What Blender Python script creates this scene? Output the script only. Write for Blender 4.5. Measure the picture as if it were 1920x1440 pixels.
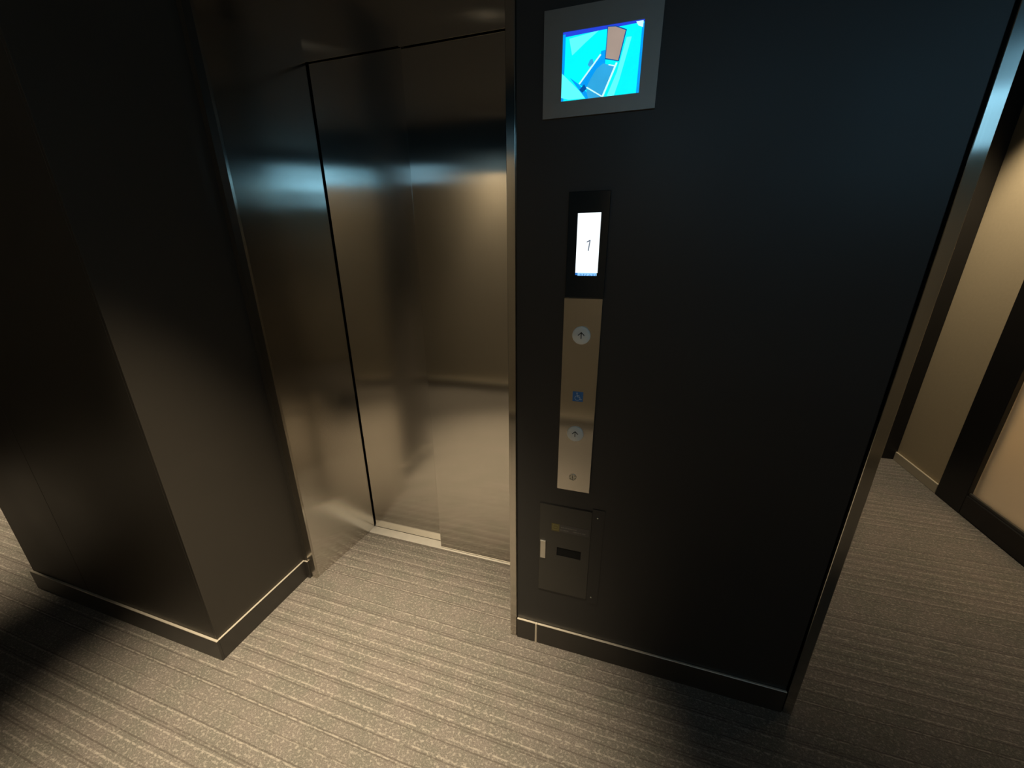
import bpy, bmesh, math, random
from mathutils import Matrix, Vector

# ------------------------------------------------------------------ scene, camera, light
S = bpy.context.scene
for o in list(bpy.data.objects):
    bpy.data.objects.remove(o, do_unlink=True)
col = S.collection
S.view_settings.view_transform = 'Standard'
S.view_settings.look = 'None'
S.view_settings.gamma = 1.0
S.view_settings.use_curve_mapping = False
S.view_settings.exposure = 0.0

YAW, PITCH, ROLL = -0.302286, 0.333650, -0.006230
CAM = Vector((0.31509, -1.05411, 1.42))
F = Vector((math.sin(YAW) * math.cos(PITCH), math.cos(YAW) * math.cos(PITCH), -math.sin(PITCH)))
R = Vector((math.cos(YAW), -math.sin(YAW), 0))
U = R.cross(F)
R2 = R * math.cos(ROLL) + U * math.sin(ROLL)
U2 = -R * math.sin(ROLL) + U * math.cos(ROLL)
cam_data = bpy.data.cameras.new('camera')
cam_data.sensor_width = 36.0
cam_data.lens = 13.5
cam_data.clip_start = 0.02
cam = bpy.data.objects.new('camera', cam_data)
m = Matrix.Identity(4)
for i in range(3):
    m[i][0], m[i][1], m[i][2], m[i][3] = R2[i], U2[i], -F[i], CAM[i]
cam.matrix_world = m
col.objects.link(cam)
S.camera = cam

world = bpy.data.worlds.new('world')
world.use_nodes = True
world.node_tree.nodes['Background'].inputs[0].default_value = (0.02, 0.02, 0.025, 1)
world.node_tree.nodes['Background'].inputs[1].default_value = 0.2
S.world = world

CEIL = 2.50
TOP = CEIL - 0.002
WARM = (1.0, 0.82, 0.57)
# (x, y, watts, cone degrees, blend, label): the ceiling downlights, some added to brighten the rear walls
DOWNLIGHTS = [
    (-0.48, -0.50, 560, 51, 1.0, 'recessed round ceiling downlight over the carpet in front of the lift'),
    (-3.15, -0.36, 380, 54, 1.0, 'recessed round ceiling downlight beyond the black column'),
    (1.86, 1.66, 90, 84, 0.6, 'recessed round ceiling downlight beside the beige side wall'),
    (-0.95, -1.84, 150, 50, 0.8, 'recessed round ceiling downlight washing the rear wall, leftmost of the row there'),
    (0.35, -1.84, 115, 46, 0.8, 'added ceiling downlight brightening the rear wall, in the middle'),  # added lamp, lifts the rear wall mirrored in the lift doors
    (1.64, -1.66, 55, 50, 0.8, 'added ceiling downlight brightening the walls of the rear right corner'),  # added lamp, brightens the corner walls mirrored in the left steel panel
    (2.95, 1.00, 280, 120, 0.6, 'recessed round ceiling downlight in the room behind the frosted door'),
]
SCREEN_GAIN = 1.0
CLERESTORY = 2.8

# ------------------------------------------------------------------ materials
def new_mat(name):
    mt = bpy.data.materials.new(name)
    mt.use_nodes = True
    nt = mt.node_tree
    return mt, nt, nt.nodes, nt.links, nt.nodes['Principled BSDF']

def plain(name, rgb, rough=0.5, metal=0.0, spec=0.5, noise=0.0, scale=20.0, bump=0.0, rnoise=0.0):
    mt, nt, N, L, b = new_mat(name)
    b.inputs['Base Color'].default_value = (*rgb, 1)
    b.inputs['Roughness'].default_value = rough
    b.inputs['Metallic'].default_value = metal
    b.inputs['Specular IOR Level'].default_value = spec
    tc = N.new('ShaderNodeTexCoord')
    nz = N.new('ShaderNodeTexNoise'); nz.inputs['Scale'].default_value = scale
    nz.inputs['Detail'].default_value = 4
    L.new(tc.outputs['Object'], nz.inputs['Vector'])
    if noise:
        mx = N.new('ShaderNodeMix'); mx.data_type = 'RGBA'
        L.new(nz.outputs['Fac'], mx.inputs['Factor'])
        mx.inputs['A'].default_value = (*[c * (1 - noise) for c in rgb], 1)
        mx.inputs['B'].default_value = (*[min(1, c * (1 + noise)) for c in rgb], 1)
        L.new(mx.outputs['Result'], b.inputs['Base Color'])
    if rnoise:
        mr = N.new('ShaderNodeMapRange')
        mr.inputs['From Min'].default_value = 0.3; mr.inputs['From Max'].default_value = 0.7
        mr.inputs['To Min'].default_value = rough - rnoise; mr.inputs['To Max'].default_value = rough + rnoise
        L.new(nz.outputs['Fac'], mr.inputs['Value']); L.new(mr.outputs['Result'], b.inputs['Roughness'])
    if bump:
        bp = N.new('ShaderNodeBump'); bp.inputs['Strength'].default_value = bump
        bp.inputs['Distance'].default_value = 0.002
        L.new(nz.outputs['Fac'], bp.inputs['Height']); L.new(bp.outputs['Normal'], b.inputs['Normal'])
    return mt

def steel(name, rgb, rough, aniso, grain=0.06):
    """Stainless steel with an upright hairline grain: reflections smear sideways."""
    mt, nt, N, L, b = new_mat(name)
    b.inputs['Metallic'].default_value = 1.0
    b.inputs['Anisotropic'].default_value = aniso
    tg = N.new('ShaderNodeTangent'); tg.direction_type = 'RADIAL'; tg.axis = 'Z'
    L.new(tg.outputs['Tangent'], b.inputs['Tangent'])
    tc = N.new('ShaderNodeTexCoord')
    mp = N.new('ShaderNodeMapping'); mp.inputs['Scale'].default_value = (900, 900, 6)
    L.new(tc.outputs['Object'], mp.inputs['Vector'])
    nz = N.new('ShaderNodeTexNoise'); nz.inputs['Scale'].default_value = 1.0; nz.inputs['Detail'].default_value = 2
    L.new(mp.outputs['Vector'], nz.inputs['Vector'])
    mx = N.new('ShaderNodeMix'); mx.data_type = 'RGBA'
    L.new(nz.outputs['Fac'], mx.inputs['Factor'])
    mx.inputs['A'].default_value = (*[c * (1 - grain) for c in rgb], 1)
    mx.inputs['B'].default_value = (*[c * (1 + grain) for c in rgb], 1)
    L.new(mx.outputs['Result'], b.inputs['Base Color'])
    n2 = N.new('ShaderNodeTexNoise'); n2.inputs['Scale'].default_value = 3.0; n2.inputs['Detail'].default_value = 3
    L.new(tc.outputs['Object'], n2.inputs['Vector'])
    mr = N.new('ShaderNodeMapRange')
    mr.inputs['From Min'].default_value = 0.3; mr.inputs['From Max'].default_value = 0.7
    mr.inputs['To Min'].default_value = rough * 0.92; mr.inputs['To Max'].default_value = rough * 1.08
    L.new(n2.outputs['Fac'], mr.inputs['Value']); L.new(mr.outputs['Result'], b.inputs['Roughness'])
    return mt

def glow(name, rgb, strength, noise=0.0, scale=8.0):
    mt, nt, N, L, b = new_mat(name)
    b.inputs['Base Color'].default_value = (0.01, 0.01, 0.01, 1)
    b.inputs['Roughness'].default_value = 0.3
    b.inputs['Emission Color'].default_value = (*rgb, 1)
    b.inputs['Emission Strength'].default_value = strength
    if noise:
        tc = N.new('ShaderNodeTexCoord')
        nz = N.new('ShaderNodeTexNoise'); nz.inputs['Scale'].default_value = scale
        L.new(tc.outputs['Object'], nz.inputs['Vector'])
        mx = N.new('ShaderNodeMix'); mx.data_type = 'RGBA'
        L.new(nz.outputs['Fac'], mx.inputs['Factor'])
        mx.inputs['A'].default_value = (*[c * (1 - noise) for c in rgb], 1)
        mx.inputs['B'].default_value = (*[c * (1 + noise) for c in rgb], 1)
        L.new(mx.outputs['Result'], b.inputs['Emission Color'])
    return mt

def carpet_material():
    """Taupe loop-pile carpet: pale flecks, thin dark ribs and broken pale ribs along x."""
    mt, nt, N, L, b = new_mat('carpet')
    b.inputs['Roughness'].default_value = 0.95
    b.inputs['Specular IOR Level'].default_value = 0.1
    tc = N.new('ShaderNodeTexCoord')
    sp = N.new('ShaderNodeSeparateXYZ'); L.new(tc.outputs['Object'], sp.inputs[0])
    def math_(op, a, bb=None, c=None):
        n = N.new('ShaderNodeMath'); n.operation = op
        for i, v in enumerate((a, bb, c)):
            if v is None: continue
            if isinstance(v, (int, float)): n.inputs[i].default_value = v
            else: L.new(v, n.inputs[i])
        return n.outputs[0]
    def noise(scale, detail=2, vec=None, rough=0.5):
        n = N.new('ShaderNodeTexNoise'); n.inputs['Scale'].default_value = scale
        n.inputs['Detail'].default_value = detail; n.inputs['Roughness'].default_value = rough
        L.new(vec if vec is not None else tc.outputs['Object'], n.inputs['Vector'])
        return n.outputs['Fac']
    def ramp(v, a, c):
        n = N.new('ShaderNodeMapRange'); n.interpolation_type = 'SMOOTHSTEP'
        n.inputs['From Min'].default_value = a; n.inputs['From Max'].default_value = c
        L.new(v, n.inputs['Value']); return n.outputs['Result']
    def mapped(sx, sy):
        mpn = N.new('ShaderNodeMapping'); mpn.inputs['Scale'].default_value = (sx, sy, 1)
        L.new(tc.outputs['Object'], mpn.inputs['Vector']); return mpn.outputs[0]
    wob = math_('MULTIPLY', math_('SUBTRACT', noise(45, 1), 0.5), 0.0016)
    y = math_('ADD', sp.outputs['Y'], wob)
    def rib(period, off, half):
        fr = math_('FRACT', math_('ADD', math_('DIVIDE', y, period), off + 50))
        d = math_('MULTIPLY', math_('ABSOLUTE', math_('SUBTRACT', fr, 0.5)), period)
        return math_('SUBTRACT', 1.0, ramp(d, half * 0.4, half))
    dark = math_('MAXIMUM', rib(0.0448, 0.42, 0.0026), math_('MULTIPLY', rib(0.1344, 0.08, 0.0028), 0.9))
    dark = math_('MULTIPLY', dark, ramp(noise(1, 2, mapped(14, 60)), 0.25, 0.48))
    light = math_('MULTIPLY', rib(0.0490, 0.42, 0.0032), ramp(noise(1, 2, mapped(70, 120)), 0.38, 0.58))
    n_f = N.new('ShaderNodeTexNoise'); n_f.inputs['Scale'].default_value = 1; n_f.inputs['Detail'].default_value = 1.5
    n_f.inputs['Distortion'].default_value = 0.5
    L.new(mapped(118, 150), n_f.inputs['Vector'])
    fleck = ramp(n_f.outputs['Fac'], 0.50, 0.72)
    big = noise(9, 3)
    base = N.new('ShaderNodeMix'); base.data_type = 'RGBA'; L.new(ramp(big, 0.35, 0.65), base.inputs['Factor'])
    base.inputs['A'].default_value = (0.205, 0.192, 0.165, 1)
    base.inputs['B'].default_value = (0.235, 0.208, 0.185, 1)
    fine = N.new('ShaderNodeMix'); fine.data_type = 'RGBA'; fine.blend_type = 'MULTIPLY'
    fine.inputs['Factor'].default_value = 0.45
    L.new(base.outputs['Result'], fine.inputs['A'])
    cm = N.new('ShaderNodeCombineColor'); nf = ramp(noise(330, 3), 0.25, 0.75)
    for i in range(3): L.new(nf, cm.inputs[i])
    L.new(cm.outputs[0], fine.inputs['B'])
    def over(prev, fac, rgb, amount):
        n = N.new('ShaderNodeMix'); n.data_type = 'RGBA'
        L.new(math_('MULTIPLY', fac, amount), n.inputs['Factor'])
        L.new(prev, n.inputs['A']); n.inputs['B'].default_value = (*rgb, 1)
        return n.outputs['Result']
    c = over(fine.outputs['Result'], fleck, (0.42, 0.385, 0.33), 0.52)
    c = over(c, light, (0.46, 0.42, 0.36), 0.52)
    c = over(c, dark, (0.085, 0.072, 0.062), 0.58)
    L.new(c, b.inputs['Base Color'])
    h = math_('ADD', math_('MULTIPLY', nf, 0.6), math_('MULTIPLY', fleck, 0.5))
    h = math_('SUBTRACT', h, math_('MULTIPLY', dark, 0.7))
    bp = N.new('ShaderNodeBump'); bp.inputs['Strength'].default_value = 0.45; bp.inputs['Distance'].default_value = 0.003
    L.new(h, bp.inputs['Height']); L.new(bp.outputs['Normal'], b.inputs['Normal'])
    return mt

M = {}
M['carpet'] = carpet_material()
M['black'] = plain('black_laminate', (0.027, 0.0265, 0.026), 0.44, 0, 0.52, noise=0.15, scale=2.2, rnoise=0.05)
M['column'] = plain('black_laminate_lit', (0.052, 0.046, 0.038), 0.42, 0, 0.18, noise=0.15, scale=2.2, rnoise=0.05)  # wall laminate made paler and browner: lamp light put into the column's colour
M['skirting'] = plain('dark_bronze_skirting', (0.045, 0.040, 0.034), 0.34, 0, 0.5, noise=0.15, scale=9)
M['edge'] = plain('metal_highlight_edge', (0.82, 0.75, 0.62), 0.4, 0.5, noise=0.06, scale=30)  # pale metal; on the board tops it paints in the downlight highlight
M['steel'] = steel('hairline_steel', (0.68, 0.655, 0.61), 0.130, 1.0)
M['steel_trim'] = steel('hairline_steel_trim', (0.58, 0.55, 0.50), 0.155, 1.0)
M['plate'] = steel('hairline_plate', (0.72, 0.69, 0.64), 0.17, 1.0)
M['bezel'] = plain('satin_bezel', (0.36, 0.345, 0.32), 0.46, 0.95, noise=0.05, scale=40)
M['sill'] = plain('ribbed_aluminium', (0.80, 0.76, 0.68), 0.45, 0.5, noise=0.08, scale=40)
M['void'] = plain('black_gap', (0.004, 0.004, 0.004), 0.9)
M['beige'] = plain('beige_wallpaper', (0.50, 0.415, 0.275), 0.75, 0, 0.25, noise=0.06, scale=60, bump=0.15)
M['rear_beige'] = plain('pale_taupe_wallpaper', (0.50, 0.455, 0.37), 0.75, 0, 0.25, noise=0.06, scale=60, bump=0.15)
M['navy'] = plain('navy_paint', (0.03, 0.075, 0.13), 0.6, noise=0.06)
M['beige_skirting'] = plain('pale_skirting', (0.60, 0.53, 0.40), 0.5, noise=0.05)
M['ceiling'] = plain('grey_ceiling', (0.16, 0.15, 0.14), 0.8, noise=0.05)
M['blackframe'] = plain('black_door_frame', (0.012, 0.011, 0.010), 0.45, 0, 0.4, noise=0.1)
M['white_plastic'] = plain('white_button_plastic', (0.86, 0.87, 0.82), 0.4, noise=0.03)
M['ink'] = plain('dark_ink', (0.03, 0.035, 0.035), 0.6)
M['blue'] = plain('blue_sign', (0.05, 0.20, 0.52), 0.45, noise=0.05)
M['white_print'] = plain('white_print', (0.55, 0.66, 0.80), 0.5)
M['black_glass'] = plain('black_glass', (0.008, 0.016, 0.022), 0.15, 0, 0.5)
M['hatch'] = plain('grey_painted_metal', (0.052, 0.049, 0.042), 0.40, 0, 0.5, noise=0.08, scale=12)
M['silver'] = plain('satin_silver', (0.70, 0.68, 0.62), 0.38, 0.9, noise=0.05)
M['label'] = plain('grey_label', (0.085, 0.078, 0.074), 0.5, noise=0.1)
M['label_text'] = plain('grey_print', (0.20, 0.19, 0.17), 0.6)
M['yellow'] = plain('yellow_print', (0.17, 0.14, 0.035), 0.5)
M['yellow_line'] = plain('pale_yellow_line', (0.30, 0.27, 0.13), 0.5)
M['screw'] = plain('screw_metal', (0.65, 0.65, 0.6), 0.3, 1.0)
M['lamp_glass'] = glow('lamp_lens', WARM, 0.08)
M['lamp_ring'] = plain('white_lamp_ring', (0.6, 0.6, 0.58), 0.5)
g = SCREEN_GAIN
M['scr_cyan'] = glow('screen_cyan', (0.0, 0.86, 1.0), 1.15 * g, noise=0.18, scale=9)
M['scr_pale'] = glow('screen_pale_cyan', (0.10, 0.95, 1.0), 1.2 * g)
M['scr_blue'] = glow('screen_blue', (0.0, 0.34, 0.95), 1.0 * g, noise=0.2, scale=14)
M['scr_floor'] = glow('screen_floor_blue', (0.03, 0.40, 0.78), 1.0 * g, noise=0.25, scale=14)
M['scr_door'] = glow('screen_door_tan', (0.40, 0.31, 0.26), 1.0 * g, noise=0.15, scale=16)
M['scr_dark'] = glow('screen_dark_blue', (0.0, 0.08, 0.36), 1.0 * g)
M['scr_violet'] = glow('screen_violet_edge', (0.02, 0.06, 0.75), 1.0 * g)
M['scr_line'] = glow('screen_white_line', (0.60, 0.95, 1.0), 1.1 * g)
M['lcd'] = glow('white_lcd', (0.88, 0.96, 1.0), 1.25)
M['lcd_row'] = glow('blue_lcd_row', (0.30, 0.62, 0.95), 1.1)
M['lcd_ink'] = glow('lcd_digit', (0.05, 0.07, 0.12), 1.0)
M['lcd_blue'] = glow('lcd_blue_glyph', (0.03, 0.20, 0.65), 1.0)
M['sky_dim'] = glow('shaded_sky', (0.30, 0.60, 0.80), 0.75, noise=0.12, scale=3)
M['sky'] = glow('clerestory_sky', (0.26, 0.60, 0.86), CLERESTORY, noise=0.12, scale=3)

# frosted glass
mt, nt, N, L, b = new_mat('frosted_glass')
b.inputs['Base Color'].default_value = (0.80, 0.72, 0.60, 1)
b.inputs['Transmission Weight'].default_value = 0.75
b.inputs['Roughness'].default_value = 0.55
b.inputs['IOR'].default_value = 1.3
tc = N.new('ShaderNodeTexCoord'); nz = N.new('ShaderNodeTexNoise'); nz.inputs['Scale'].default_value = 400
bp = N.new('ShaderNodeBump'); bp.inputs['Strength'].default_value = 0.05
L.new(tc.outputs['Object'], nz.inputs['Vector']); L.new(nz.outputs['Fac'], bp.inputs['Height'])
L.new(bp.outputs['Normal'], b.inputs['Normal'])
M['frosted'] = mt

# ------------------------------------------------------------------ mesh helpers
def link(name, bm, mat, parent=None, smooth=False):
    me = bpy.data.meshes.new(name)
    bmesh.ops.recalc_face_normals(bm, faces=bm.faces)
    bm.to_mesh(me); bm.free()
    for mm in (mat if isinstance(mat, list) else [mat]): me.materials.append(mm)
    if smooth:
        for p in me.polygons: p.use_smooth = True
    o = bpy.data.objects.new(name, me)
    col.objects.link(o)
    if parent is not None:
        o.parent = parent
        o.matrix_parent_inverse = Matrix.Translation(-parent.location)
    return o

def boxbm(bm, x0, x1, y0, y1, z0, z1, bevel=0.0, seg=1):
    r = bmesh.ops.create_cube(bm, size=1.0)
    vs = r['verts']
    for v in vs:
        v.co = Vector(((x0 + x1) / 2 + v.co.x * (x1 - x0), (y0 + y1) / 2 + v.co.y * (y1 - y0), (z0 + z1) / 2 + v.co.z * (z1 - z0)))
    if bevel:
        es = {e for v in vs for e in v.link_edges}
        bmesh.ops.bevel(bm, geom=list(es), offset=bevel, segments=seg, affect='EDGES', profile=0.5)
    return bm

def box(name, x0, x1, y0, y1, z0, z1, mat, parent=None, bevel=0.0, seg=1):
    return link(name, boxbm(bmesh.new(), x0, x1, y0, y1, z0, z1, bevel, seg), mat, parent)

def prism_z(name, pts, z0, z1, mat, parent=None):
    bm = bmesh.new()
    lo = [bm.verts.new((x, y, z0)) for x, y in pts]; hi = [bm.verts.new((x, y, z1)) for x, y in pts]
    n = len(pts)
    bm.faces.new(lo); bm.faces.new(hi[::-1])
    for i in range(n): bm.faces.new((lo[i], lo[(i + 1) % n], hi[(i + 1) % n], hi[i]))
    return link(name, bm, mat, parent)

def slab_bm(bm, pts, yb, yf):
    """Extrude an x-z outline between the depths yb (back) and yf (front)."""
    a = [bm.verts.new((x, yf, z)) for x, z in pts]; c = [bm.verts.new((x, yb, z)) for x, z in pts]
    n = len(pts)
    bm.faces.new(a); bm.faces.new(c[::-1])
    for i in range(n): bm.faces.new((a[i], a[(i + 1) % n], c[(i + 1) % n], c[i]))
    return bm

def stroke(bm, pts, w, yb, yf):
    """A polyline of even width in the x-z plane, as joined bars."""
    for (x0, z0), (x1, z1) in zip(pts[:-1], pts[1:]):
        d = Vector((x1 - x0, z1 - z0)); n = Vector((-d.y, d.x)).normalized() * w / 2; e = d.normalized() * w * 0.25
        slab_bm(bm, [(x0 - e.x + n.x, z0 - e.y + n.y), (x1 + e.x + n.x, z1 + e.y + n.y),
                     (x1 + e.x - n.x, z1 + e.y - n.y), (x0 - e.x - n.x, z0 - e.y - n.y)], yb, yf)
    return bm

def disc_bm(bm, cx, cz, r, yb, yf, seg=40, dome=0.0):
    rings = [(r, yb), (r, yf + (yb - yf) * 0.25), (r * 0.93, yf), (0.0, yf - dome)]
    prev = None
    for rr, yy in rings:
        if rr == 0:
            c = bm.verts.new((cx, yy, cz))
            for i in range(seg): bm.faces.new((prev[i], prev[(i + 1) % seg], c))
        else:
            cur = [bm.verts.new((cx + rr * math.cos(2 * math.pi * i / seg), yy, cz + rr * math.sin(2 * math.pi * i / seg))) for i in range(seg)]
            if prev:
                for i in range(seg): bm.faces.new((prev[i], prev[(i + 1) % seg], cur[(i + 1) % seg], cur[i]))
            prev = cur
    return bm

def ring_bm(bm, cx, cz, r0, r1, yb, yf, seg=40):
    v = []
    for rr, yy in ((r1, yb), (r1, yf), (r0, yf), (r0, yb)):
        v.append([bm.verts.new((cx + rr * math.cos(2 * math.pi * i / seg), yy, cz + rr * math.sin(2 * math.pi * i / seg))) for i in range(seg)])
    for k in range(3):
        for i in range(seg): bm.faces.new((v[k][i], v[k][(i + 1) % seg], v[k + 1][(i + 1) % seg], v[k + 1][i]))
    return bm

def empty(name, loc):
    o = bpy.data.objects.new(name, None); o.location = loc; o.empty_display_size = 0.05
    col.objects.link(o)
    return o

def tag(o, label, cat, group=None, kind=None):
    o['label'] = label; o['category'] = cat
    if group: o['group'] = group
    if kind: o['kind'] = kind
    return o

def struct(o, label, cat):
    return tag(o, label, cat, kind='structure')

# ------------------------------------------------------------------ the shell
XL, XR, YB, YF = -5.5, 2.2, -1.95, 2.10
struct(box('floor', XL, 3.8, YB, 2.4, -0.05, 0.0, M['carpet']), 'taupe flecked carpet floor with thin dark ribs', 'floor')
struct(box('ceiling', XL, 3.8, -1.45, 2.4, CEIL, CEIL + 0.05, M['ceiling']), 'dark grey ceiling above the lift lobby', 'ceiling')
struct(box('ceiling_rear', XL, 3.8, YB, -1.4505, CEIL, CEIL + 0.05, M['ceiling']), 'dark ceiling strip along the wall opposite the lift', 'ceiling')

# black column left of the lift: two laminate panels on its front, one on its side
BASE = 0.094
colm = empty('wall_column', (-1.56, -0.2, 0))
struct(colm, 'black laminate column standing left of the lift', 'column')
box('return_strip', -1.0138, -0.9900, -0.004, 0.004, 0, TOP, M['column'], colm, 0.0006)
box('core', -2.115, -1.0255, -0.3935, 0.9, 0.0, CEIL, M['void'], colm)
box('panel', -2.12, -1.7365, -0.405, -0.394, BASE * 0.5, CEIL, M['column'], colm, 0.0006)
box('panel', -1.735, -1.0252, -0.405, -0.394, BASE * 0.5, CEIL, M['column'], colm, 0.0006)
box('panel', -1.0250, -1.014, -0.4050, 0.0, BASE * 0.5, CEIL, M['column'], colm, 0.0006)

wr = empty('wall_right', (0.45, 0.0, 0))
struct(wr, 'wide black wall with the screen and call buttons on it', 'wall')
box('core', 0.006, 0.90, 0.012, 0.40, 0.0, CEIL, M['void'], wr)
box('panel', 0.0015, 0.894, 0.0, 0.011, 0.0, CEIL, M['black'], wr, 0.001)

struct(box('wall_far', 0.93, 2.198, 2.05, 2.15, 0, CEIL, M['blackframe']), 'narrow black wall end in the far corner of the side passage', 'wall')
struct(box('wall_side', 2.2, 2.3, 1.624, 2.2, 0, CEIL, M['beige']), 'beige wall of the side passage at the far right', 'wall')
struct(box('wall_side_front', 2.2, 2.3, -0.75, 0.55, 0, CEIL, M['rear_beige']), 'beige wall on the right behind the camera', 'wall')
struct(box('wall_side_rear', 2.2, 2.3, YB, -0.7502, 0, 2.10, M['rear_beige']), 'beige wall under the high side window behind the camera', 'wall')
struct(box('wall_side_rear_top', 2.2, 2.3, YB, -0.7502, 2.36, CEIL, M['blackframe']), 'dark strip above the high side window behind the camera', 'wall')
struct(box('wall_lintel', 2.2, 2.3, 0.55, 1.624, 2.30, CEIL, M['beige']), 'beige wall strip above the frosted door', 'wall')
struct(box('wall_left', XL - 0.1, XL, YB, 2.4, 0, CEIL, M['black']), 'dark wall closing the far left end of the lobby', 'wall')
struct(box('wall_left_back', XL, -2.116, 2.1, 2.2, 0, CEIL, M['beige']), 'beige wall behind the black column', 'wall')
struct(box('wall_rear', XL, XR, YB - 0.1, YB, 0, 1.92, M['rear_beige']), 'beige wall opposite the lift', 'wall')
struct(box('wall_rear_top', XL, XR, YB - 0.1, YB, 2.20, CEIL, M['navy']), 'navy strip of wall above the high window', 'wall')
struct(box('wall_rear_left', -1.45, 0.08, YB - 0.1, YB, 1.9202, 2.08, M['rear_beige']), 'beige strip of wall left of the high window', 'wall')
struct(box('wall_rear_left_top', -1.45, 0.08, YB - 0.1, YB, 2.0802, 2.1998, M['navy']), 'navy strip of wall at the top left of the high window', 'wall')
struct(box('wall_rear_middle', 0.0802, 1.52, YB - 0.1, YB, 1.9202, 2.04, M['rear_beige']), 'beige strip of wall under the high window', 'wall')
def clerestory(name, loc, label, pane, bars, glass=M['sky']):
    w = empty(name, loc); struct(w, label, 'window')
    box('pane', *pane, glass, w)
    for q in bars: box('mullion', *q, M['blackframe'], w)
clerestory('window_1', (0.8, YB - 0.05, 2.04), 'long high window opposite the lift, lit pale blue',
           (0.081, 1.519, YB - 0.06, YB - 0.05, 2.042, 2.198),
           [(a - 0.008, a + 0.008, YB - 0.049, YB - 0.01, 2.042, 2.198) for a in (0.092, 0.80, 1.508)])
clerestory('window_2', (1.86, YB - 0.05, 1.92), 'lower high window in the corner opposite the lift, lit pale blue',
           (1.5202, 2.199, YB - 0.06, YB - 0.05, 1.922, 2.198),
           [(a - 0.008, a + 0.008, YB - 0.049, YB - 0.01, 1.922, 2.198) for a in (1.532, 2.19)])
struct(box('wall_rear_end', XL, -2.50, YB - 0.1, YB, 1.9202, 2.1998, M['rear_beige']), 'beige strip of wall at the far left opposite the lift', 'wall')
struct(box('wall_rear_sill', -2.4998, -1.4502, YB - 0.1, YB, 1.9202, 2.04, M['rear_beige']), 'beige strip of wall under the left high window', 'wall')
clerestory('window_4', (-1.9, YB - 0.05, 2.04), 'shaded high window opposite the lift, left of the lit one',
           (-2.4998, -1.4502, YB - 0.06, YB - 0.05, 2.042, 2.198),
           [(a - 0.008, a + 0.008, YB - 0.049, YB - 0.01, 2.042, 2.198) for a in (-2.49, -1.92, -1.46)], M['sky_dim'])
clerestory('window_3', (2.25, -1.35, 2.10), 'high side window behind the camera, lit pale blue',
           (2.25, 2.26, YB, -0.7505, 2.102, 2.358),
           [(2.21, 2.249, a - 0.008, a + 0.008, 2.102, 2.358) for a in (-1.93, -1.34, -0.762)])

# room behind the frosted door
struct(box('wall_office_back', 3.7, 3.8, 0.3, 2.4, 0, CEIL, M['beige']), 'beige wall of the room behind the frosted door', 'wall')
struct(box('wall_office_end', 2.301, 3.70, 2.2, 2.4, 0, CEIL, M['beige']), 'beige end wall of the room behind the frosted door', 'wall')
struct(box('wall_office_near', 2.301, 3.70, 0.2, 0.3, 0, CEIL, M['beige']), 'near end wall of the room behind the frosted door', 'wall')

# ------------------------------------------------------------------ skirting
def skirting(name, x0, x1, y0, y1, label, along='x'):
    t = empty(name, ((x0 + x1) / 2, (y0 + y1) / 2, 0)); struct(t, label, 'baseboard')
    box('board', x0, x1, y0, y1, 0, BASE - 0.0032, M['skirting'], t)
    box('top_edge', x0, x1, y0, y1, BASE - 0.0030, BASE, M['edge'], t, 0.001)['label'] = 'pale top edge of the baseboard, its highlight put into the colour'
    return t
skirting('baseboard_rear', XL, XR, YB + 0.0005, YB + 0.028, 'dark baseboard with a bright top edge opposite the lift')
skirting('baseboard_column_front', -2.126, -1.006, -0.414, -0.4055, 'dark baseboard with a bright top edge on the column front')
skirting('baseboard_column_side', -1.0135, -1.006, -0.4050, -0.0085, 'dark baseboard with a bright top edge on the column side')
skirting('baseboard_lift_left', -1.0055, -0.9880, -0.0135, -0.0065, 'short dark baseboard return beside the steel lift frame')
skirting('baseboard_right', 0.0822, 0.895, -0.008, -0.0005, 'long dark baseboard under the call buttons')
t = empty('baseboard_right_end', (0.04, 0, 0)); struct(t, 'short dark baseboard piece between lift frame and bright joint', 'baseboard')
box('board', 0.0035, 0.0735, -0.008, -0.0005, 0, BASE - 0.0032, M['skirting'], t)
box('top_edge', 0.0035, 0.0735, -0.008, -0.0005, BASE - 0.0030, BASE, M['edge'], t, 0.001)
box('joint_strip', 0.0740, 0.0818, -0.0095, -0.0005, 0, BASE, M['edge'], t, 0.001)['label'] = 'bright metal joint strip in the baseboard'
struct(box('baseboard_side', 2.188, 2.1995, 1.626, 2.0495, 0, 0.062, M['beige_skirting'], None, 0.002), 'pale baseboard of the beige side wall', 'baseboard')

# ------------------------------------------------------------------ lift entrance
struct(prism_z('trim_lift_left', [(-0.9897, -0.006), (-0.957, -0.006), (-0.957, 0.004), (-0.9897, 0.004)], 0, TOP, M['steel_trim']),
       'steel frame face left of the lift opening', 'lift frame')
struct(prism_z('wall_reveal_left', [(-0.957, 0.0045), (-0.917, 0.366), (-0.945, 0.366), (-0.980, 0.0045)], 0, TOP, M['steel']),
       'brushed steel side panel left of the lift doors', 'lift frame')
struct(box('trim_lift_right', -0.0235, 0.0, -0.006, 0.005, 0, TOP, M['steel_trim'], None, 0.001),
       'narrow steel frame face right of the lift opening', 'lift frame')
struct(box('wall_reveal_right', -0.0225, 0.004, 0.0055, 0.366, 0, TOP, M['steel']), 'brushed steel side panel right of the lift doors', 'lift frame')
hb = bmesh.new()
boxbm(hb, -0.9215, -0.4985, 0.3630, 0.3645, 2.078, TOP)
boxbm(hb, -0.4985, -0.0230, 0.3230, 0.3245, 2.056, TOP)
struct(link('trim_lift_header', hb, M['steel']), 'brushed steel panel above the lift doors', 'lift frame')
struct(box('wall_shaft', -1.02, 0.0, 0.43, 0.46, 0, TOP, M['void']), 'dark lift shaft behind the doors', 'wall')
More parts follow.
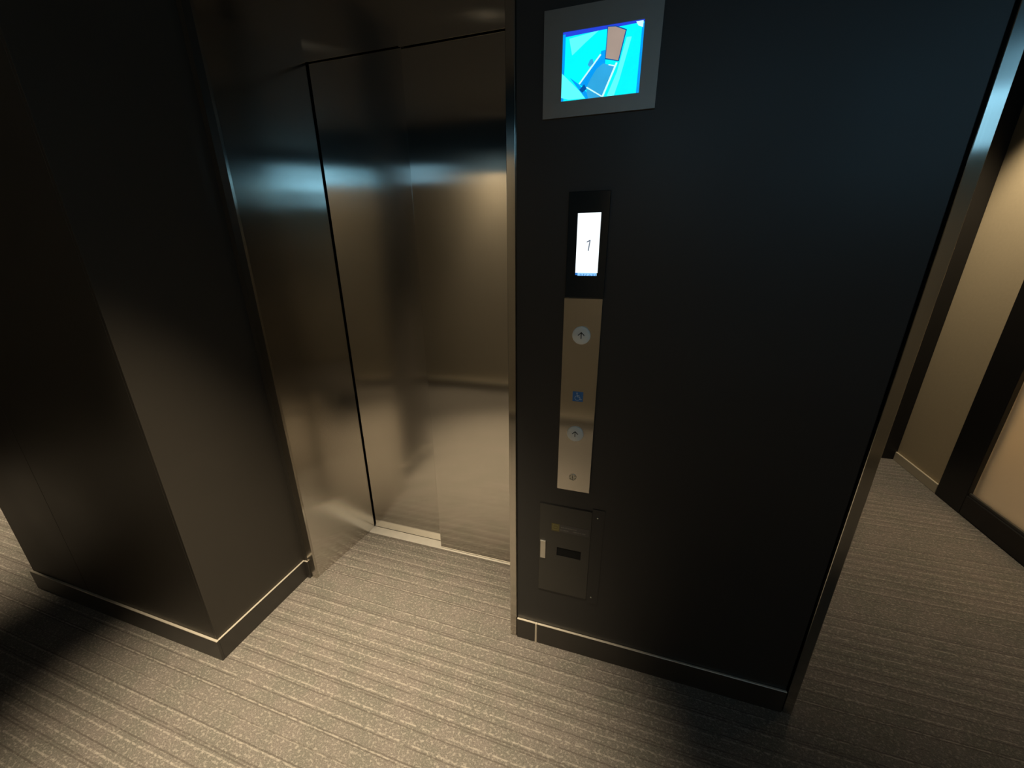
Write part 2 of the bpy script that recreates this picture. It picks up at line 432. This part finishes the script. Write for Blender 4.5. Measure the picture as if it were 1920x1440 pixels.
struct(box('trim_corner_right', 0.8985, 0.925, -0.006, 0.40, 0, TOP, M['steel_trim'], None, 0.001), 'upright steel corner strip at the right end of the black wall', 'trim')
lift = empty('door_1', (-0.47, 0.36, 0)); struct(lift, 'two-leaf sliding brushed steel lift door', 'lift door')
a = box('door_panel', -0.909, -0.47, 0.372, 0.402, 0.0075, 2.30, M['steel'], lift, 0.0012); a['label'] = 'rear left leaf of the steel lift door'
a = box('door_panel', -0.498, -0.0240, 0.332, 0.362, 0.0075, 2.30, M['steel'], lift, 0.0012); a['label'] = 'front right leaf of the steel lift door'
sill = empty('trim_sill', (-0.47, 0.35, 0)); struct(sill, 'bright aluminium sill under the lift doors', 'sill')
for y0, y1 in ((0.3235, 0.372), (0.376, 0.384), (0.388, 0.402)):
    box('sill_rail', -0.920, -0.0235, y0, y1, 0.0005, 0.0055, M['sill'], sill, 0.0006)

# ------------------------------------------------------------------ monitor showing the lift car
mon = empty('security_monitor', (0.195, 0, 1.716))
tag(mon, 'wall monitor with a steel bezel showing a cyan view of the lift car', 'monitor')
bm = bmesh.new()
bx0, bx1, bz0, bz1 = 0.069, 0.3215, 1.716, 1.921
dx0, dx1, dz0, dz1 = 0.112, 0.285, 1.748, 1.878
for (a0, a1, c0, c1) in ((bx0, dx0, bz0, bz1), (dx1, bx1, bz0, bz1), (dx0, dx1, bz0, dz0), (dx0, dx1, dz1, bz1)):
    boxbm(bm, a0, a1, -0.006, -0.0005, c0, c1)
bmesh.ops.remove_doubles(bm, verts=bm.verts, dist=1e-5)
link('bezel', bm, M['bezel'], mon)
def uv(u, v): return (dx0 + u * (dx1 - dx0), dz0 + v * (dz1 - dz0))
scr = box('screen', dx0, dx1, -0.004, -0.0005, dz0, dz1, M['scr_cyan'], mon)
layer = [0]
def pic(name, pts, mat):
    layer[0] += 1
    yf = -0.0040 - 0.00006 * layer[0]
    return link(name, slab_bm(bmesh.new(), [uv(*p) for p in pts], -0.0039, yf), mat, scr)
pic('picture_patch', [(0, .93), (1, .97), (1, 1), (0, 1)], M['scr_violet'])
pic('picture_patch', [(0, .0), (.03, .0), (.035, .97), (0, .97)], M['scr_blue'])
pic('picture_patch', [(.965, 0), (1, 0), (1, .97), (.975, .93)], M['scr_blue'])
pic('picture_patch', [(.083, .90), (.452, .95), (.30, .82), (.127, .66)], M['scr_pale'])
pic('picture_patch', [(.60, .01), (.709, .336), (.80, .80), (.86, .80), (.748, .23), (.69, .002)], M['scr_pale'])
pic('picture_patch', [(0, .42), (.339, .015), (.10, .02), (0, .06)], M['scr_pale'])
pic('picture_patch', [(0.11, .34), (.22, .24), (.42, .0), (.33, .0)], M['scr_blue'])
pic('picture_patch', [(.236, .226), (.494, .62), (.556, .484), (.332, .16)], M['scr_blue'])
pic('picture_patch', [(.495, .66), (.55, .67), (.556, .47), (.50, .47)], M['scr_blue'])
pic('picture_patch', [(.332, .173), (.39, .31), (.45, .42), (.53, .487), (.67, .423), (.547, .013)], M['scr_floor'])
pic('picture_patch', [(.325, .16), (.545, .0), (.36, .0)], M['scr_floor'])
pic('picture_patch', [(.335, .494), (.36, .56), (.394, .572), (.41, .50), (.36, .46)], M['scr_floor'])
pic('picture_patch', [(.558, .985), (.66, .975), (.795, .905), (.725, .485), (.55, .54)], M['scr_dark'])
pic('picture_patch', [(.567, .975), (.66, .962), (.781, .895), (.715, .497), (.558, .553)], M['scr_door'])
pic('picture_patch', [(.24, .145), (.30, .22), (.335, .15), (.28, .10)], M['scr_dark'])
for k, (a0, a1, w) in enumerate((((.236, .232), (.493, .615), .020), ((.332, .173), (.536, .012), .016), ((.545, .008), (.699, .470), .022),
                                 ((.60, .455), (.68, .425), .014))):
    d = Vector((a1[0] - a0[0], a1[1] - a0[1])); n = Vector((-d.y, d.x)).normalized() * w / 2
    pic('picture_line', [(a0[0] + n.x, a0[1] + n.y), (a1[0] + n.x, a1[1] + n.y), (a1[0] - n.x, a1[1] - n.y), (a0[0] - n.x, a0[1] - n.y)], M['scr_line'])
pic('picture_patch', [(.93, .93), (.985, .90), (.985, .985), (.90, .985)], M['scr_line'])

# ------------------------------------------------------------------ floor indicator
ind = empty('floor_indicator', (0.19, 0, 1.301))
tag(ind, 'black glass lift floor display with a lit white screen reading 1', 'indicator')
box('glass_panel', 0.1395, 0.2410, -0.0070, -0.0005, 1.3005, 1.557, M['black_glass'], ind, 0.001)
lcd = box('lit_screen', 0.164, 0.221, -0.0076, -0.0068, 1.365, 1.508, M['lcd'], ind)
lcd['label'] = 'white lit screen with a thin numeral 1'
d = bmesh.new()
stroke(d, [(0.1900, 1.4402), (0.1978, 1.4440), (0.1942, 1.4195)], 0.0023, -0.0074, -0.0078)
link('numeral', d, M['lcd_ink'], lcd)
row = box('status_row', 0.1700, 0.2190, -0.0076, -0.0068, 1.3575, 1.3649, M['lcd_row'], ind)
row['label'] = 'blue row of tiny unreadable characters'
rnd = random.Random(4)
gl = bmesh.new(); x = 0.171
while x < 0.218:
    w = rnd.uniform(0.0008, 0.0022); h = rnd.uniform(0.002, 0.0055)
    boxbm(gl, x, x + w, -0.0078, -0.0075, 1.3575, 1.3575 + h); x += w + rnd.uniform(0.0008, 0.0026)
link('glyphs', gl, M['lcd_blue'], row)
box('status_mark', 0.1640, 0.1698, -0.0076, -0.0068, 1.3595, 1.3649, M['lcd_blue'], ind)

# ------------------------------------------------------------------ call button plate
cp = empty('call_button_panel', (0.188, 0, 0.70))
tag(cp, 'tall brushed steel plate with two up buttons and a blue wheelchair sign', 'button panel')
box('face_plate', 0.137, 0.239, -0.0055, -0.0005, 0.70, 1.2995, M['plate'], cp, 0.0008)
def call_button(cx, cz, r, label):
    bt = link('call_button', disc_bm(bmesh.new(), cx, cz, r, -0.0054, -0.0095, 48, 0.0006), M['white_plastic'], cp, True)
    bt['label'] = label
    link('button_rim', ring_bm(bmesh.new(), cx, cz, r + 0.0002, r + 0.0014, -0.0054, -0.0064, 48), M['plate'], bt)
    a = bmesh.new(); k = r / 0.025
    stroke(a, [(cx, cz - 0.0085 * k), (cx, cz + 0.0080 * k)], 0.0022, -0.0096, -0.0105)
    stroke(a, [(cx - 0.0082 * k, cz + 0.0005), (cx, cz + 0.0085 * k), (cx + 0.0082 * k, cz + 0.0005)], 0.0022, -0.0096, -0.0105)
    link('up_arrow', a, M['ink'], bt)
call_button(0.1884, 1.2000, 0.0250, 'upper round white button with an up arrow')
call_button(0.1858, 0.9010, 0.0245, 'lower round white button with an up arrow')
sg = box('wheelchair_sign', 0.1727, 0.2027, -0.0063, -0.0054, 1.0050, 1.0350, M['blue'], cp)
sg['label'] = 'small blue wheelchair access sign'
ic = bmesh.new(); cx, cz = 0.1877, 1.0200
Y0, Y1 = -0.0062, -0.0067
def w_(u, v): return (cx + u * 0.0125, cz + v * 0.0125)
disc_bm(ic, *w_(-0.22, 0.82), 0.0021, Y0, Y1, 16)
stroke(ic, [w_(-0.20, 0.56), w_(-0.10, -0.05), w_(0.42, -0.05), w_(0.62, -0.72), w_(0.92, -0.60)], 0.0019, Y0, Y1)
stroke(ic, [w_(-0.16, 0.30), w_(0.34, 0.30)], 0.0015, Y0, Y1)
stroke(ic, [w_(-0.08 + 0.58 * math.cos(t), -0.35 + 0.58 * math.sin(t)) for t in [math.radians(115 + 15 * k) for k in range(16)]], 0.0016, Y0, Y1)
link('wheelchair_symbol', ic, M['white_print'], sg)
kr = link('key_switch', ring_bm(bmesh.new(), 0.1848, 0.7500, 0.0068, 0.0112, -0.0054, -0.0075, 32), M['silver'], cp, False)
kr['label'] = 'small round key switch near the foot of the plate'
link('barrel', disc_bm(bmesh.new(), 0.1848, 0.7500, 0.0066, -0.0054, -0.0066, 24), M['screw'], kr)
sl = bmesh.new(); boxbm(sl, 0.1838, 0.1858, -0.0070, -0.0064, 0.7455, 0.7545); link('key_slot', sl, M['ink'], kr)
dk = bmesh.new()
for k in range(6):
    t = math.radians(60 * k + 20)
    stroke(dk, [(0.1848 + 0.0082 * math.cos(t), 0.75 + 0.0082 * math.sin(t)), (0.1848 + 0.0102 * math.cos(t + .5), 0.75 + 0.0102 * math.sin(t + .5))], 0.0018, -0.0074, -0.0078)
link('position_marks', dk, M['ink'], kr)

# ------------------------------------------------------------------ service hatch
ht = empty('service_hatch', (0.185, 0, 0.25))
tag(ht, 'dark grey flush service hatch with a silver pull below the call buttons', 'hatch')
fb = bmesh.new()
for (a0, a1, c0, c1) in ((0.0805, 0.2535, 0.6310, 0.6325), (0.0805, 0.082, 0.266, 0.631), (0.2535, 0.292, 0.252, 0.642), (0.0805, 0.2535, 0.2645, 0.2660)):
    boxbm(fb, a0, a1, -0.0018, -0.0004, c0, c1)
link('hatch_frame', fb, M['black'], ht)
dr = bmesh.new()
for (a0, a1, c0, c1) in ((0.0825, 0.1440, 0.2665, 0.6300), (0.2255, 0.2525, 0.2665, 0.6300), (0.1440, 0.2255, 0.2665, 0.4300), (0.1440, 0.2255, 0.4655, 0.6300)):
    boxbm(dr, a0, a1, -0.0030, -0.0004, c0, c1)
door = link('hatch_door', dr, M['hatch'], ht)
box('slot_recess', 0.1445, 0.2250, -0.0012, -0.0004, 0.4305, 0.4650, M['void'], door)['label'] = 'black oblong slot in the hatch door'
pl = box('pull', 0.0868, 0.1052, -0.0050, -0.0030, 0.408, 0.479, M['silver'], door, 0.0006)
pl['label'] = 'small upright silver pull at the hatch edge'
box('pull_lip', 0.0866, 0.1056, -0.0085, -0.0030, 0.4792, 0.4845, M['silver'], pl, 0.0008)
lb = box('warning_label', 0.1235, 0.2475, -0.0034, -0.0029, 0.5310, 0.5605, M['label'], door)
lb['label'] = 'narrow grey label with a yellow box at its left'
box('yellow_box', 0.1235, 0.1500, -0.0037, -0.0033, 0.5310, 0.5605, M['yellow'], lb)
yl = bmesh.new()
for (a0, a1, c0, c1) in ((0.1275, 0.1465, 0.5545, 0.5560), (0.1275, 0.1465, 0.5365, 0.5380), (0.1275, 0.1290, 0.5365, 0.5560), (0.1450, 0.1465, 0.5365, 0.5560), (0.1325, 0.1415, 0.5450, 0.5470)):
    boxbm(yl, a0, a1, -0.0039, -0.0036, c0, c1)
link('yellow_outline', yl, M['yellow_line'], lb)
tx = bmesh.new(); rnd = random.Random(9)
for zr, xs, xe in ((0.5395, 0.1535, 0.180), (0.5500, 0.155, 0.205), (0.5400, 0.195, 0.236)):
    x = xs
    while x < xe:
        w = rnd.uniform(0.0015, 0.004); boxbm(tx, x, x + w, -0.0036, -0.0033, zr - 0.0022, zr + 0.0022); x += w + rnd.uniform(0.0008, 0.0022)
link('tiny_print', tx, M['label_text'], lb)
for (sx, sz) in ((0.2711, 0.6119), (0.2694, 0.2806)):
    sc_ = link('screw', disc_bm(bmesh.new(), sx, sz, 0.0030, -0.0017, -0.0034, 16, 0.0004), M['screw'], ht, True)

# ------------------------------------------------------------------ frosted door of the side passage
d2 = empty('door_2', (2.2, 1.1, 0)); struct(d2, 'black framed frosted glass door at the far right', 'door')
box('stile', 2.185, 2.245, 1.425, 1.62, 0, 2.295, M['blackframe'], d2, 0.003)
box('stile', 2.185, 2.245, 0.555, 0.70, 0, 2.295, M['blackframe'], d2, 0.003)
box('bottom_rail', 2.185, 2.245, 0.701, 1.4245, 0.002, 0.122, M['blackframe'], d2, 0.003)
box('top_rail', 2.185, 2.245, 0.701, 1.4245, 2.15, 2.295, M['blackframe'], d2, 0.003)
box('glazing_bead', 2.1925, 2.206, 0.701, 1.4245, 0.1222, 0.138, M['hatch'], d2, 0.002)
box('pane', 2.208, 2.216, 0.701, 1.4245, 0.1225, 2.1495, M['frosted'], d2)

# ------------------------------------------------------------------ downlights
for i, (x, y, P, cone, blend, lab) in enumerate(DOWNLIGHTS):
    t = empty('downlight', (x, y, CEIL)); tag(t, lab, 'downlight', 'recessed ceiling downlights')
    bm = bmesh.new(); n = 32
    prof = [(0.040, CEIL - 0.001), (0.042, CEIL - 0.006), (0.058, CEIL - 0.006), (0.062, CEIL - 0.001)]
    pv = None
    for rr, zz in prof:
        cur = [bm.verts.new((x + rr * math.cos(2 * math.pi * k / n), y + rr * math.sin(2 * math.pi * k / n), zz)) for k in range(n)]
        if pv:
            for k in range(n): bm.faces.new((pv[k], pv[(k + 1) % n], cur[(k + 1) % n], cur[k]))
        pv = cur
    link('trim_ring', bm, M['lamp_ring'], t)
    bm = bmesh.new()
    bmesh.ops.create_circle(bm, cap_ends=True, segments=32, radius=0.039, matrix=Matrix.Translation((x, y, CEIL - 0.0015)))
    link('lens', bm, M['lamp_glass'], t)
    ld = bpy.data.lights.new('downlight_beam', 'SPOT'); ld.energy = P; ld.color = WARM
    ld.spot_size = math.radians(cone); ld.spot_blend = blend; ld.shadow_soft_size = 0.035
    lo = bpy.data.objects.new('downlight_beam', ld); lo.location = (x, y, CEIL - 0.012)
    col.objects.link(lo)
    lo.parent = t; lo.matrix_parent_inverse = Matrix.Translation((-x, -y, -CEIL))
